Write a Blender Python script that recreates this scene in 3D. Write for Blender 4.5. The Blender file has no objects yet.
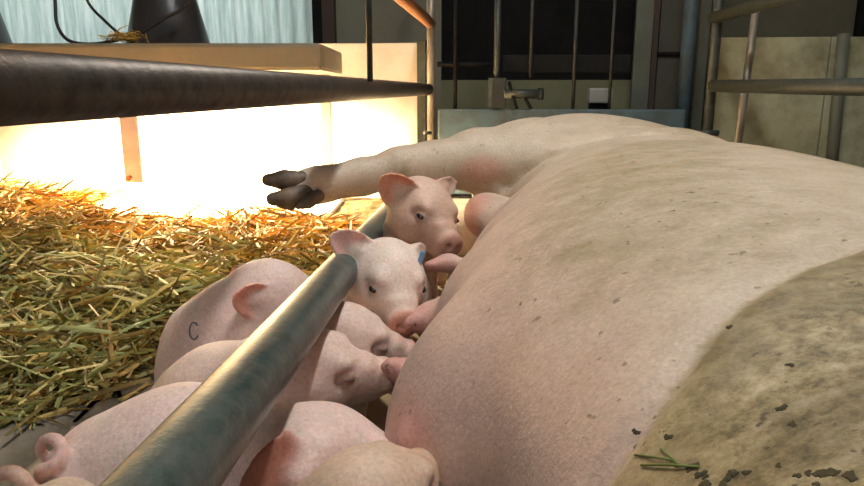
import bpy, bmesh, math, random
import numpy as np
from mathutils import Vector, Matrix
from mathutils.bvhtree import BVHTree

# ------------------------------------------------------------------ camera
scene = bpy.context.scene
COL = scene.collection
F_PX = 680.0
CAM_H = 0.46
PITCH = math.atan(153.0 / F_PX)
CP, SP = math.cos(PITCH), math.sin(PITCH)

cam_d = bpy.data.cameras.new('camera')
cam_d.sensor_width = 36.0
cam_d.lens = F_PX / 864.0 * 36.0
cam_d.clip_start = 0.01
cam = bpy.data.objects.new('camera', cam_d)
COL.objects.link(cam)
cam.location = (0, 0, CAM_H)
cam.rotation_euler = (math.pi / 2 - PITCH, 0, 0)
scene.camera = cam

# ------------------------------------------------------------------ world, exposure
w = bpy.data.worlds.new('barn_air')
scene.world = w
w.use_nodes = True
w.node_tree.nodes['Background'].inputs[0].default_value = (0.92, 0.96, 1.0, 1)
w.node_tree.nodes['Background'].inputs[1].default_value = 0.13
scene.view_settings.view_transform = 'Standard'
scene.view_settings.look = 'None'
scene.view_settings.gamma = 1.0
scene.view_settings.use_curve_mapping = False
scene.view_settings.exposure = 0.0


def area_light(name, loc, rot, sx, sy, energy, color):
    d = bpy.data.lights.new(name, 'AREA')
    d.shape = 'RECTANGLE'
    d.size, d.size_y = sx, sy
    d.energy = energy
    d.color = color
    o = bpy.data.objects.new(name, d)
    COL.objects.link(o)
    o.location = loc
    o.rotation_euler = rot
    return o


# daylight falling through the open front of the barn, above and behind the camera
area_light('daylight', (-0.6, -1.6, 2.3), (math.radians(50), 0, math.radians(-14)), 2.2, 1.2, 23.0, (0.93, 0.97, 1.0))
# daylight outside the corrugated translucent sheet
area_light('daylight_behind_sheet', (-1.45, 4.25, 1.15), (math.radians(-90), 0, 0), 2.8, 1.2, 22.0, (0.86, 0.97, 0.97))


def U(px, py, z):
    """pixel + depth along the lens axis -> world point"""
    xc = (px - 432.0) / F_PX * z
    yc = (243.0 - py) / F_PX * z
    return np.array((xc, yc * SP + z * CP, CAM_H + yc * CP - z * SP))


def UH(px, py, h):
    """pixel + height over the floor -> world point"""
    d = U(px, py, 1.0) - np.array((0, 0, CAM_H))
    return np.array((0, 0, CAM_H)) + d * ((h - CAM_H) / d[2])


def UY(px, py, y):
    """pixel + distance in front of the camera (world Y) -> world point"""
    d = U(px, py, 1.0) - np.array((0, 0, CAM_H))
    return np.array((0, 0, CAM_H)) + d * (y / d[1])


# ------------------------------------------------------------------ materials
def new_mat(name):
    m = bpy.data.materials.new(name)
    m.use_nodes = True
    nt = m.node_tree
    return m, nt, nt.nodes['Principled BSDF']


def ramp(nt, fac, stops):
    r = nt.nodes.new('ShaderNodeValToRGB')
    el = r.color_ramp.elements
    while len(el) < len(stops):
        el.new(0.5)
    for e, (p, c) in zip(el, stops):
        e.position = p
        e.color = (c[0], c[1], c[2], 1) if hasattr(c, '__len__') else (c, c, c, 1)
    nt.links.new(fac, r.inputs[0])
    return r.outputs[0]


def noise(nt, scale, detail=4, rough=0.6, coord='Object', stretch=None):
    tc = nt.nodes.new('ShaderNodeTexCoord')
    n = nt.nodes.new('ShaderNodeTexNoise')
    n.inputs['Scale'].default_value = scale
    n.inputs['Detail'].default_value = detail
    n.inputs['Roughness'].default_value = rough
    src = tc.outputs[coord]
    if stretch:
        mp = nt.nodes.new('ShaderNodeMapping')
        mp.inputs['Scale'].default_value = stretch
        nt.links.new(src, mp.inputs[0])
        src = mp.outputs[0]
    nt.links.new(src, n.inputs['Vector'])
    return n.outputs['Fac']


def mix(nt, fac, a, b, mode='MIX'):
    m = nt.nodes.new('ShaderNodeMix')
    m.data_type = 'RGBA'
    m.blend_type = mode
    for i, v in ((0, fac), (6, a), (7, b)):
        if hasattr(v, 'is_linked'):
            nt.links.new(v, m.inputs[i])
        elif i == 0:
            m.inputs[0].default_value = v
        else:
            m.inputs[i].default_value = (v[0], v[1], v[2], 1)
    return m.outputs[2]


def bump(nt, bsdf, height, strength, dist=0.01):
    b = nt.nodes.new('ShaderNodeBump')
    b.inputs['Strength'].default_value = strength
    b.inputs['Distance'].default_value = dist
    nt.links.new(height, b.inputs['Height'])
    nt.links.new(b.outputs[0], bsdf.inputs['Normal'])


def simple(name, c1, c2=None, rough=0.6, metal=0.0, scale=20, stain=None, stain_amt=0.5, stain_scale=6, bmp=0.0, stretch=None):
    m, nt, b = new_mat(name)
    c2 = c2 or tuple(x * 0.8 for x in c1)
    col = ramp(nt, noise(nt, scale, stretch=stretch), [(0.3, c1), (0.7, c2)])
    if stain:
        f = ramp(nt, noise(nt, stain_scale, 6, 0.7), [(0.45, 0.0), (0.75, stain_amt)])
        col = mix(nt, f, col, stain)
    nt.links.new(col, b.inputs['Base Color'])
    b.inputs['Roughness'].default_value = rough
    b.inputs['Metallic'].default_value = metal
    if bmp:
        bump(nt, b, noise(nt, scale * 4, 3), bmp, 0.004)
    return m


M = {}
M['concrete'] = simple('concrete', (0.30, 0.26, 0.20), (0.22, 0.19, 0.14), 0.75, scale=9, stain=(0.12, 0.09, 0.05), stain_amt=0.7, bmp=0.4)
M['panel'] = simple('pen_panel_plastic', (0.74, 0.70, 0.60), (0.68, 0.63, 0.52), 0.45, scale=5, stain=(0.42, 0.34, 0.20), stain_amt=0.45, stain_scale=4)
M['panel_dirty'] = simple('pen_panel_soiled', (0.45, 0.44, 0.29), (0.33, 0.31, 0.17), 0.6, scale=4, stain=(0.13, 0.11, 0.045), stain_amt=0.85, stain_scale=5)
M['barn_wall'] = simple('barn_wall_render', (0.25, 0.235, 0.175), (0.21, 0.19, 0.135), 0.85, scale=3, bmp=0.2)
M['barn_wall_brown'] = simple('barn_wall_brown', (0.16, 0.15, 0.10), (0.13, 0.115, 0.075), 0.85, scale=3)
M['ceiling'] = simple('ceiling_boards', (0.34, 0.32, 0.28), (0.27, 0.25, 0.21), 0.9, scale=3)
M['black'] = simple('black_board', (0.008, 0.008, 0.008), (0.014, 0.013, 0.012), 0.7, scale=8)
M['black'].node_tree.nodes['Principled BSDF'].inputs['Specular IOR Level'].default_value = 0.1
M['dark_beam'] = simple('dark_beam', (0.012, 0.013, 0.012), (0.008, 0.008, 0.008), 0.6, scale=20)
M['dark_beam'].node_tree.nodes['Principled BSDF'].inputs['Specular IOR Level'].default_value = 0.1
M['wood_dark'] = simple('dark_brown_wood', (0.070, 0.042, 0.030), (0.040, 0.026, 0.018), 0.7, scale=14, stretch=(1, 1, 0.1))
M['green_board'] = simple('green_grey_board', (0.135, 0.145, 0.105), (0.10, 0.105, 0.075), 0.6, scale=7)
M['dark_door'] = simple('dark_door_board', (0.085, 0.078, 0.052), (0.06, 0.055, 0.038), 0.6, scale=7)
M['galv'] = simple('galvanised_steel', (0.066, 0.078, 0.066), (0.032, 0.038, 0.032), 0.5, 0.1, scale=45, stain=(0.045, 0.045, 0.03), stain_amt=0.7, stain_scale=14)
M['aisle_wall'] = simple('dim_aisle_wall', (0.22, 0.22, 0.12), (0.16, 0.155, 0.08), 0.7, scale=4)
M['galv_blue'] = simple('weathered_galvanised_sheet', (0.085, 0.140, 0.160), (0.055, 0.090, 0.105), 0.55, 0.1, scale=8, stain=(0.05, 0.045, 0.03), stain_amt=0.8, stain_scale=14)
M['galv_green'] = simple('green_patina_steel', (0.075, 0.105, 0.095), (0.024, 0.042, 0.038), 0.34, 0.1, scale=38, stain=(0.15, 0.15, 0.12), stain_amt=0.7, stain_scale=60, bmp=0.15)
M['pipe_dark'] = simple('dark_worn_steel', (0.125, 0.105, 0.085), (0.06, 0.050, 0.042), 0.42, 0.5, scale=60, stain=(0.17, 0.11, 0.07), stain_amt=0.5, stain_scale=18, bmp=0.12)
M['rod'] = simple('thin_rod_steel', (0.030, 0.034, 0.028), (0.015, 0.017, 0.014), 0.6, 0.1, scale=30)
M['rod_pale'] = simple('pale_worn_rod', (0.36, 0.33, 0.26), (0.12, 0.10, 0.075), 0.4, 0.3, scale=16, stretch=(1, 1, 0.3))
M['rusty'] = simple('rusty_steel', (0.42, 0.17, 0.06), (0.26, 0.11, 0.05), 0.7, 0.2, scale=25)
M['lid'] = simple('cream_lid', (0.20, 0.175, 0.115), (0.15, 0.125, 0.075), 0.55, scale=6, stain=(0.33, 0.25, 0.14), stain_amt=0.6, stain_scale=6)
M['lamp_black'] = simple('black_enamel', (0.022, 0.024, 0.027), (0.030, 0.030, 0.032), 0.35, scale=12)
M['rubber'] = simple('black_rubber', (0.018, 0.018, 0.02), (0.012, 0.012, 0.013), 0.5)
M['white_plastic'] = simple('grey_white_plastic', (0.52, 0.52, 0.46), (0.42, 0.42, 0.36), 0.5, scale=12)
M['tag_blue'] = simple('blue_tag_plastic', (0.22, 0.42, 0.62), (0.16, 0.33, 0.52), 0.35)
M['eye'] = simple('dark_wet_eye', (0.012, 0.008, 0.006), (0.02, 0.012, 0.01), 0.08)
M['eye_closed'] = simple('dark_closed_lid', (0.06, 0.035, 0.028), (0.09, 0.05, 0.04), 0.8)
M['strap'] = simple('pink_grey_strap', (0.62, 0.52, 0.50), (0.50, 0.38, 0.35), 0.5, 0.0, scale=20)
M['hoof'] = simple('horn_hoof', (0.20, 0.135, 0.085), (0.085, 0.062, 0.045), 0.55, scale=40, stain=(0.05, 0.035, 0.02), stain_amt=0.8, stain_scale=30, bmp=0.3)
M['dung'] = simple('dried_dung', (0.075, 0.055, 0.020), (0.032, 0.028, 0.010), 0.9, scale=60, bmp=0.5)
M['green_stalk'] = simple('green_stalk', (0.22, 0.25, 0.05), (0.15, 0.19, 0.04), 0.6, scale=40)
M['plate'] = simple('pale_plastic_plate', (0.72, 0.68, 0.60), (0.66, 0.60, 0.50), 0.5, scale=9)
M['ink'] = simple('grey_ink', (0.16, 0.14, 0.17), (0.22, 0.18, 0.2), 0.6)


def emit_mat(name, color, strength):
    m, nt, b = new_mat(name)
    b.inputs['Emission Color'].default_value = (*color, 1)
    b.inputs['Emission Strength'].default_value = strength
    b.inputs['Base Color'].default_value = (0.8, 0.8, 0.8, 1)
    return m


M['bulb'] = emit_mat('glowing_bulb', (1.0, 0.62, 0.32), 30)
M['tube_glow'] = emit_mat('glowing_tube', (1.0, 0.97, 0.9), 6)

# translucent corrugated plastic sheet
m, nt, b = new_mat('translucent_corrugated_plastic')
tr = nt.nodes.new('ShaderNodeBsdfTranslucent')
mx = nt.nodes.new('ShaderNodeMixShader')
streak = ramp(nt, noise(nt, 3.0, 6, 0.7, stretch=(14, 1, 1)), [(0.38, (0.82, 0.88, 0.84)), (0.62, (0.46, 0.57, 0.54))])
nt.links.new(streak, b.inputs['Base Color'])
nt.links.new(streak, tr.inputs[0])
mx.inputs[0].default_value = 0.55
nt.links.new(b.outputs[0], mx.inputs[1])
nt.links.new(tr.outputs[0], mx.inputs[2])
nt.links.new(mx.outputs[0], nt.nodes['Material Output'].inputs[0])
M['sheet'] = m


def skin_mat(name, speck=0.0, dirty=False, sss=0.25):
    m, nt, b = new_mat(name)
    at = nt.nodes.new('ShaderNodeAttribute')
    at.attribute_name = 'Col'
    c = at.outputs['Color']
    var = ramp(nt, noise(nt, 22, 5, 0.65), [(0.3, (1.06, 1.03, 1.02)), (0.72, (0.86, 0.80, 0.77))])
    c = mix(nt, 1.0, c, var, 'MULTIPLY')
    fine = ramp(nt, noise(nt, 260, 3, 0.7), [(0.3, (1.10, 1.10, 1.09)), (0.72, (0.80, 0.78, 0.73))])
    c = mix(nt, 1.0, c, fine, 'MULTIPLY')
    if dirty:
        d = nt.nodes.new('ShaderNodeAttribute')
        d.attribute_name = 'Dirt'
        dirt = d.outputs['Fac']
        # smeared soil over the soiled zones
        n1 = mix(nt, 0.3, noise(nt, 19, 7, 0.75), noise(nt, 70, 6, 0.75))
        mth = nt.nodes.new('ShaderNodeMath'); mth.operation = 'MULTIPLY_ADD'
        nt.links.new(dirt, mth.inputs[0]); mth.inputs[1].default_value = 0.52
        nt.links.new(n1, mth.inputs[2])
        f1 = ramp(nt, mth.outputs[0], [(0.60, 0.0), (0.86, 0.72)])
        c = mix(nt, f1, c, (0.24, 0.18, 0.06))
        # caked soil on the shoulder: mottled pale, olive and dark
        hot = ramp(nt, dirt, [(0.50, 0.0), (0.66, 0.90)])
        cake = ramp(nt, noise(nt, 62, 9, 0.78), [(0.36, (0.055, 0.042, 0.018)), (0.45, (0.20, 0.155, 0.070)), (0.53, (0.33, 0.265, 0.14)), (0.62, (0.46, 0.39, 0.26)), (0.72, (0.52, 0.44, 0.34))])
        patch = ramp(nt, noise(nt, 13, 3, 0.6), [(0.40, (0.62, 0.60, 0.55)), (0.62, (1.12, 1.10, 1.05))])
        cake = mix(nt, 1.0, cake, patch, 'MULTIPLY')
        c = mix(nt, hot, c, cake)
        n2 = noise(nt, 75, 4, 0.6)
        mth2 = nt.nodes.new('ShaderNodeMath'); mth2.operation = 'MULTIPLY_ADD'
        nt.links.new(dirt, mth2.inputs[0]); mth2.inputs[1].default_value = 0.10
        nt.links.new(n2, mth2.inputs[2])
        f2 = ramp(nt, mth2.outputs[0], [(0.705, 0.0), (0.75, 0.85)])
        c = mix(nt, f2, c, (0.065, 0.045, 0.018))
        n3 = noise(nt, 95, 2, 0.5)
        f3 = ramp(nt, n3, [(0.70, 0.0), (0.735, 0.7)])
        c = mix(nt, f3, c, (0.16, 0.11, 0.07))
    nt.links.new(c, b.inputs['Base Color'])
    b.inputs['Roughness'].default_value = 0.52
    b.inputs['Subsurface Weight'].default_value = sss
    b.inputs['Subsurface Radius'].default_value = (1.0, 0.34, 0.18)
    b.inputs['Subsurface Scale'].default_value = 0.008
    bump(nt, b, noise(nt, 190, 5, 0.7), 0.35, 0.003)
    return m


M['sow_skin'] = skin_mat('sow_skin', dirty=True, sss=0.12)
M['piglet_skin'] = skin_mat('piglet_skin', sss=0.45)

m, nt, b = new_mat('straw')
at = nt.nodes.new('ShaderNodeAttribute'); at.attribute_name = 'Col'
nt.links.new(at.outputs['Color'], b.inputs['Base Color'])
b.inputs['Roughness'].default_value = 0.7
b.inputs['Specular IOR Level'].default_value = 0.2
tr = nt.nodes.new('ShaderNodeBsdfTranslucent')
nt.links.new(at.outputs['Color'], tr.inputs[0])
mx = nt.nodes.new('ShaderNodeMixShader'); mx.inputs[0].default_value = 0.22
nt.links.new(b.outputs[0], mx.inputs[1]); nt.links.new(tr.outputs[0], mx.inputs[2])
nt.links.new(mx.outputs[0], nt.nodes['Material Output'].inputs[0])
M['straw'] = m


# ------------------------------------------------------------------ object helpers
def props(o, label=None, cat=None, group=None, kind=None):
    if label: o['label'] = label
    if cat: o['category'] = cat
    if group: o['group'] = group
    if kind: o['kind'] = kind
    return o


def link(name, me, mat, parent=None, smooth=False):
    o = bpy.data.objects.new(name, me)
    COL.objects.link(o)
    if mat is not None and not me.materials:
        me.materials.append(M[mat] if isinstance(mat, str) else mat)
    if parent is not None:
        o.parent = parent
        o.matrix_parent_inverse = Matrix.Translation(-parent.location)
    if smooth:
        me.polygons.foreach_set('use_smooth', [True] * len(me.polygons))
    return o


def empty(name, loc):
    o = bpy.data.objects.new(name, None)
    COL.objects.link(o)
    o.location = tuple(loc)
    o.empty_display_size = 0.05
    return o


def from_bm(name, bm, mat, parent=None, smooth=False):
    me = bpy.data.meshes.new(name)
    bmesh.ops.recalc_face_normals(bm, faces=bm.faces[:])
    bm.to_mesh(me)
    bm.free()
    return link(name, me, mat, parent, smooth)


def bm_box(bm, c, s, yaw=0.0, rot=None, bevel=0.0):
    r = bmesh.ops.create_cube(bm, size=1.0)
    vs = r['verts']
    mt = Matrix.Translation(Vector(c)) @ (rot if rot is not None else Matrix.Rotation(yaw, 4, 'Z')) @ Matrix.Diagonal((s[0], s[1], s[2], 1))
    bmesh.ops.transform(bm, matrix=mt, verts=vs)
    if bevel:
        es = list({e for v in vs for e in v.link_edges})
        bmesh.ops.bevel(bm, geom=es, offset=bevel, segments=2, affect='EDGES', profile=0.6)


def box(name, c, s, mat, parent=None, yaw=0.0, bevel=0.0, rot=None):
    bm = bmesh.new()
    bm_box(bm, c, s, yaw, rot, bevel)
    return from_bm(name, bm, mat, parent)


def bm_tube(bm, pts, r, segs=16, caps=True):
    pts = [Vector(p) for p in pts]
    rs = r if hasattr(r, '__len__') else [r] * len(pts)
    rings = []
    prev = None
    for i, p in enumerate(pts):
        t = (pts[min(i + 1, len(pts) - 1)] - pts[max(i - 1, 0)]).normalized()
        if prev is None:
            a = t.orthogonal().normalized()
        else:
            a = (prev - t * prev.dot(t))
            a = a.normalized() if a.length > 1e-6 else t.orthogonal().normalized()
        prev = a
        b2 = t.cross(a)
        rings.append([bm.verts.new(p + (a * math.cos(2 * math.pi * k / segs) + b2 * math.sin(2 * math.pi * k / segs)) * rs[i]) for k in range(segs)])
    for r0, r1 in zip(rings, rings[1:]):
        for k in range(segs):
            f = bm.faces.new((r0[k], r0[(k + 1) % segs], r1[(k + 1) % segs], r1[k]))
            f.smooth = True
    if caps:
        bm.faces.new(rings[0][::-1]); bm.faces.new(rings[-1])


def tube(name, pts, r, mat, parent=None, segs=16):
    bm = bmesh.new()
    bm_tube(bm, pts, r, segs)
    return from_bm(name, bm, mat, parent)


def bezier(ps, n=24):
    """smooth Catmull-Rom through the points"""
    ps = [np.array(p, float) for p in ps]
    ps = [2 * ps[0] - ps[1]] + ps + [2 * ps[-1] - ps[-2]]
    out = []
    for i in range(1, len(ps) - 2):
        p0, p1, p2, p3 = ps[i - 1:i + 3]
        for k in range(n):
            t = k / n
            out.append(0.5 * (2 * p1 + (p2 - p0) * t + (2 * p0 - 5 * p1 + 4 * p2 - p3) * t * t + (3 * p1 - p0 - 3 * p2 + p3) * t ** 3))
    out.append(ps[-2])
    return out


# ------------------------------------------------------------------ the setting
YAW = math.atan(60.0 / F_PX)          # the crate runs a little to the right of the lens axis
AX = np.array((math.sin(YAW), math.cos(YAW), 0.0))
LT = np.array((math.cos(YAW), -math.sin(YAW), 0.0))


def C(u, v, z=0.0):
    """crate frame: u across, v along -> world"""
    return AX * v + LT * u + np.array((0, 0, z))


def sbox(name, u, v, z, s, mat, bevel=0.0):
    return props(box(name, C(u, v, z), s, mat, None, -YAW, bevel), kind='structure')


props(box('floor', (0.2, 1.6, -0.03), (6.4, 6.6, 0.06), 'concrete'), kind='structure')
props(box('ceiling', (0.2, 1.8, 2.65), (6.4, 6.2, 0.06), 'ceiling'), kind='structure')
props(box('wall_left', (-2.9, 1.6, 1.3), (0.1, 6.6, 2.6), 'barn_wall'), kind='structure')
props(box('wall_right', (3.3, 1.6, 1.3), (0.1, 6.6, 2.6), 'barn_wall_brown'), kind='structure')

VB = 2.98                              # the pen's back partition, along the crate axis


def u_at(px, v, z=0.6):
    """crate-frame u of the point on plane v that shows at pixel column px"""
    lo, hi = -6.0, 6.0
    for _ in range(50):
        mid = (lo + hi) / 2
        p = C(mid, v, z) - np.array((0, 0, CAM_H))
        d = p[1] * CP - p[2] * SP
        if p[0] / d * F_PX + 432 < px: lo = mid
        else: hi = mid
    return lo


def z_at(py, v, u):
    lo, hi = -1.0, 4.0
    for _ in range(50):
        mid = (lo + hi) / 2
        p = C(u, v, mid) - np.array((0, 0, CAM_H))
        d = p[1] * CP - p[2] * SP
        if 243 - (p[1] * SP + p[2] * CP) / d * F_PX > py: lo = mid
        else: hi = mid
    return lo


# back barn wall in two stretches with a dark opening between them
VW = 3.75
uL1 = u_at(441, VW)
uLs = u_at(322, VW)
props(box('wall_back_left', C((uLs + uL1) / 2, VW + 0.06, 1.3), (uL1 - uLs, 0.10, 2.6), 'barn_wall', None, -YAW), kind='structure')
uR0 = u_at(640, VW)
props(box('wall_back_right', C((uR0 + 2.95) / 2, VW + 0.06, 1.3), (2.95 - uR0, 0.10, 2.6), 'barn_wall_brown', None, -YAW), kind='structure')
zt = z_at(80, VW, u_at(520, VW))
props(box('wall_back_low', C((uL1 + uR0) / 2, VW + 0.06, zt / 2), (uR0 - uL1, 0.10, zt), 'aisle_wall', None, -YAW), kind='structure')
props(box('dark_doorway_sheet', C((uL1 + uR0) / 2, VW + 0.10, (2.6 + zt) / 2), (uR0 - uL1 + 0.1, 0.05, 2.6 - zt), 'black', None, -YAW), kind='structure')  # black sheet painted as the darkness inside the opening

# pen partition left (white plastic), right (soiled)
ul1 = u_at(418, VB)
zpl = z_at(43, VB, u_at(370, VB))
sbox('wall_pen_left', (-2.4 + ul1) / 2, VB + 0.02, zpl / 2, (ul1 + 2.4, 0.035, zpl), 'panel', 0.004)
box_s = sbox('trim_1', u_at(422, VB), VB - 0.004, zpl / 2 + 0.004, (0.036, 0.06, zpl + 0.008), 'galv')
ur0 = u_at(716, VB)
ur1 = u_at(842, VB - 0.1)
zpr = z_at(37, VB, u_at(780, VB))
sbox('wall_pen_right', (ur0 + ur1) / 2, VB + 0.02, zpr / 2, (ur1 - ur0, 0.035, zpr), 'panel_dirty', 0.004)
sbox('wall_pen_right_far', (ur1 + 2.2) / 2 + 0.005, VB + 0.026, zpr / 2, (2.2 - ur1, 0.035, zpr), 'panel_dirty', 0.004)
# divider strip, running on up the wall
bm = bmesh.new()
p0, p1 = C(u_at(835, VB - 0.03, 0.2), VB - 0.02, 0.0), C(u_at(846, VB - 0.03, 0.7), VB - 0.02, zpr + 0.01)
bm_tube(bm, [p0, p1], 0.024, 12)
props(from_bm('trim_2', bm, 'green_board'), kind='structure')
# left partition of the pen
props(box('wall_pen_side', (-1.95, 1.75, zpl / 2), (0.035, 2.6, zpl), 'panel'), kind='structure')

# translucent corrugated sheet above the creep
VS = 3.55
us0, us1 = -3.1, u_at(313, VS, 0.9)
bm = bmesh.new()
n = 340
zb, zh = 0.35, 2.3
prev = None
for i in range(n + 1):
    u = us0 + (us1 - us0) * i / n
    off = 0.012 * math.sin(2 * math.pi * u / 0.076)
    a = bm.verts.new(C(u, VS + off, zb)); c_ = bm.verts.new(C(u, VS + off, zh))
    if prev:
        f = bm.faces.new((prev[0], a, c_, prev[1])); f.smooth = True
    prev = (a, c_)
props(from_bm('window_1', bm, 'sheet'), kind='structure')
props(box('trim_3', C(u_at(318, VS, .9), VS, 1.3), (0.05, 0.06, 2.6), 'black', None, -YAW), kind='structure')
props(box('trim_4', C(u_at(329, VS, .9), VS - 0.01, 1.3), (0.062, 0.05, 2.6), 'wood_dark', None, -YAW), kind='structure')

# boards beside the dark opening
VD = 3.45
def board(name, x0, x1, v, z0, z1, mat, t=0.03, lean=0.0):
    ua, ub = u_at(x0, v), u_at(x1, v)
    o = box(name, C((ua + ub) / 2, v, (z0 + z1) / 2), (ub - ua, t, z1 - z0), mat, None, -YAW)
    return props(o, kind='structure')
board('trim_5', 633, 651, VD, 0.0, 2.2, 'green_board')
board('trim_6', 651, 656, VD - 0.03, 0.0, 2.2, 'wood_dark', 0.02)
board('door_2', 657, 708, VD + 0.04, 0.0, 2.2, 'dark_door')
bm = bmesh.new()
board('trim_7', 657, 682, VD + 0.015, z_at(53, VD, u_at(668, VD)) - 0.01, z_at(53, VD, u_at(668, VD)) + 0.005, 'black', 0.02)
board('trim_8', 696, 706, VD - 0.1, 0.0, 2.2, 'green_board')
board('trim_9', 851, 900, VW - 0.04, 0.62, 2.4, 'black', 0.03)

# ------------------------------------------------------------------ crate: left side
R = 0.024
side = empty('crate_side', U(432, 89, 2.95) * np.array((1, 1, 0)))
props(side, 'near crate side of steel pipe rails, its low rail running over the piglets', 'crate side')
postL = U(431, 89, 2.88)
# middle rail at camera height
a = U(-150, 87, 0.33)
bq = U(428, 89.5, 2.84)
t0 = bq + (a - bq) * 1.12
tube('middle_rail', [t0, bq], R, 'pipe_dark', side, 28)
top = postL.copy(); top[2] = 1.25
bot = postL.copy(); bot[2] = 0.0
tube('post', [bot, top], 0.018, 'rod_pale', side, 16)
# upper rail
zt_ = U(431, 24, 2.86)
d = (bq - t0) / np.linalg.norm(bq - t0)
tube('upper_rail', [zt_ - d * 3.3 + np.array((0, 0, .0)), zt_], 0.021, 'rusty', side, 16)
# thin rod between middle and upper rails
pr = U(370, 76, 1.50)
tube('rod', [pr - np.array((0, 0, 0.012)), np.array((pr[0], pr[1], pr[2] + 0.42))], 0.0066, 'rod', side, 10)
# low rail, sloping a little away from the camera
q0, q1, q2 = U(165, 486, 0.347), U(348, 262, 0.99), U(382, 221, 1.42)
dirv = (q2 - q0); dirv /= np.linalg.norm(dirv)
qa = q0 - dirv * 0.30
qc = q2 + dirv * 0.9
tube('low_rail', bezier([qa, q0, q1, q2, qc], 14), R, 'galv_green', side, 32)
# upright that carries the far end of the low rail
tube('rail_bracket', [(qc[0], qc[1] - 0.03, 0.0), (qc[0], qc[1] - 0.03, qc[2] + 0.03)], 0.019, 'galv', side, 14)
tube('bolt', [U(424, 133, 2.82), U(431, 133, 2.84)], 0.007, 'galv', side, 10)

# pinkish strap under the lid
zs = 2.16
bm = bmesh.new()
p0, p1 = U(129, 92, zs), U(131, 186, zs)
bm_box(bm, (p0 + p1) / 2, (0.056, 0.014, float(np.linalg.norm(p0 - p1))), 0, None, 0.004)
strap_c = (p0 + p1) / 2

# ------------------------------------------------------------------ crate: right side
sr = empty('crate_side', U(712, 86, 2.65) * np.array((1, 1, 0)))
props(sr, 'far galvanised pipe side of the crate behind the sow with two rails', 'crate side')
e0, e1 = U(713, 86, 2.62), U(1000, 88, 1.35)
tube('middle_rail', [e0, e1], R * 0.97, 'galv', sr, 20)
f0, f1 = U(713, 18, 2.62), U(950, -50, 1.60)
tube('upper_rail', [f0, f1], R * 0.95, 'galv', sr, 20)
pp = U(712, 80, 2.66)
tube('post', [(pp[0], pp[1], 0), (pp[0], pp[1], 1.4)], 0.0195, 'galv', sr, 16)
g0, g1 = U(738, 142, 2.58), U(758, -6, 2.60)
gd = (g0 - g1) / np.linalg.norm(g0 - g1)
tube('brace', [g0 + gd * (g0[2] / -gd[2]) * 0.98, g1 - gd * 0.2], 0.0145, 'rod_pale', sr, 14)
cl = U(708, 133, 2.63)
tube('clamp', [cl + np.array((-0.03, 0, 0)), cl + np.array((0.04, 0, 0))], 0.011, 'galv', sr, 10)

tp = U(687, 60, 2.95)
po = tube('gate_post', [(tp[0], tp[1], 0), (tp[0], tp[1], 1.5)], 0.031, 'galv_blue', None, 20)
props(po, 'thick bluish galvanised post at right end of the rear gate', 'post')

# ------------------------------------------------------------------ rear gate
VG = 2.92
gate = empty('rear_gate', C(u_at(560, VG), VG, 0))
props(gate, 'rear crate gate of blue-grey sheet and upright bars before the dark doorway', 'gate')
ga, gb = u_at(438, VG), u_at(690, VG)
zg = z_at(109, VG, (ga + gb) / 2)
box('kick_plate', C((ga + gb) / 2, VG, zg / 2 + 0.01), (gb - ga, 0.022, zg - 0.02), 'galv_blue', gate, -YAW, 0.008)
def rod(x, y0, y1, r, mat, v=VG + 0.01, parent=gate, name='bar'):
    u_ = u_at(x, v)
    return tube(name, [C(u_, v, max(0.02, z_at(y1, v, u_))), C(u_, v, z_at(y0, v, u_))], r, mat, parent, 12)
rod(455.5, -30, 110, 0.0085, 'dark_beam')
rod(497, -30, 110, 0.0135, 'galv')
rod(531, -30, 78, 0.0075, 'rod')
rod(575, -30, 110, 0.0080, 'rod')
rod(612, -30, 110, 0.0065, 'rod')
u0_, u1_ = u_at(503, VG + 0.06), u_at(630, VG + 0.06)
zc = z_at(63.5, VG, u_at(560, VG))
box('crossbeam', C((u0_ + u1_) / 2, VG + 0.05, zc), (u1_ - u0_, 0.04, 0.072), 'dark_beam', gate, -YAW, 0.004)
u0_, u1_ = u_at(437, VG), u_at(492, VG)
zc = z_at(64, VG, u_at(460, VG))
tube('crossbar', [C(u0_, VG + 0.03, zc), C(u1_, VG + 0.03, zc)], 0.010, 'dark_beam', gate, 10)
# gate latch
lat = empty('gate_latch', U(500, 108, 2.84))
props(lat, 'steel latch with round bolt on the light bar of the rear gate', 'latch')
def lbox(name, x0, y0, x1, y1, z, t, mat, rot=0.0):
    a_, b_ = U(x0, y0, z), U(x1, y1, z)
    c_ = (a_ + b_) / 2
    rt = Matrix.Rotation(-YAW, 4, 'Z') @ Matrix.Rotation(rot, 4, 'Y')
    return box(name, c_, (abs(b_[0] - a_[0]), t, abs(a_[2] - b_[2])), mat, lat, 0, 0.003, rt)
lbox('back_plate', 488, 78, 493, 108, 2.84, 0.02, 'galv')
lbox('guide', 492, 78, 506, 108, 2.83, 0.035, 'rod')
bolt_o = tube('bolt', [U(504, 94, 2.81), U(541, 94, 2.81)], 0.019, 'galv', lat, 16)
tube('bolt_end', [U(538, 94, 2.81), U(543, 94, 2.81)], 0.024, 'rod', bolt_o, 16)
tube('lever', [U(509, 82, 2.80), U(513, 98, 2.80), U(517, 109, 2.80)], 0.007, 'dark_beam', lat, 8)
tube('lever', [U(525, 98, 2.80), U(531, 109, 2.80)], 0.007, 'dark_beam', lat, 8)
fb = empty('drinker_box', C(u_at(599, 3.2), 3.2, 0))
props(fb, 'small pale plastic box on a stand below the dark crossbeam', 'box')
a_, b_ = U(588, 88, 3.12), U(611, 103, 3.12)
box('casing', (a_ + b_) / 2, (b_[0] - a_[0], 0.10, a_[2] - b_[2]), 'white_plastic', fb, -YAW, 0.008)
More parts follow.
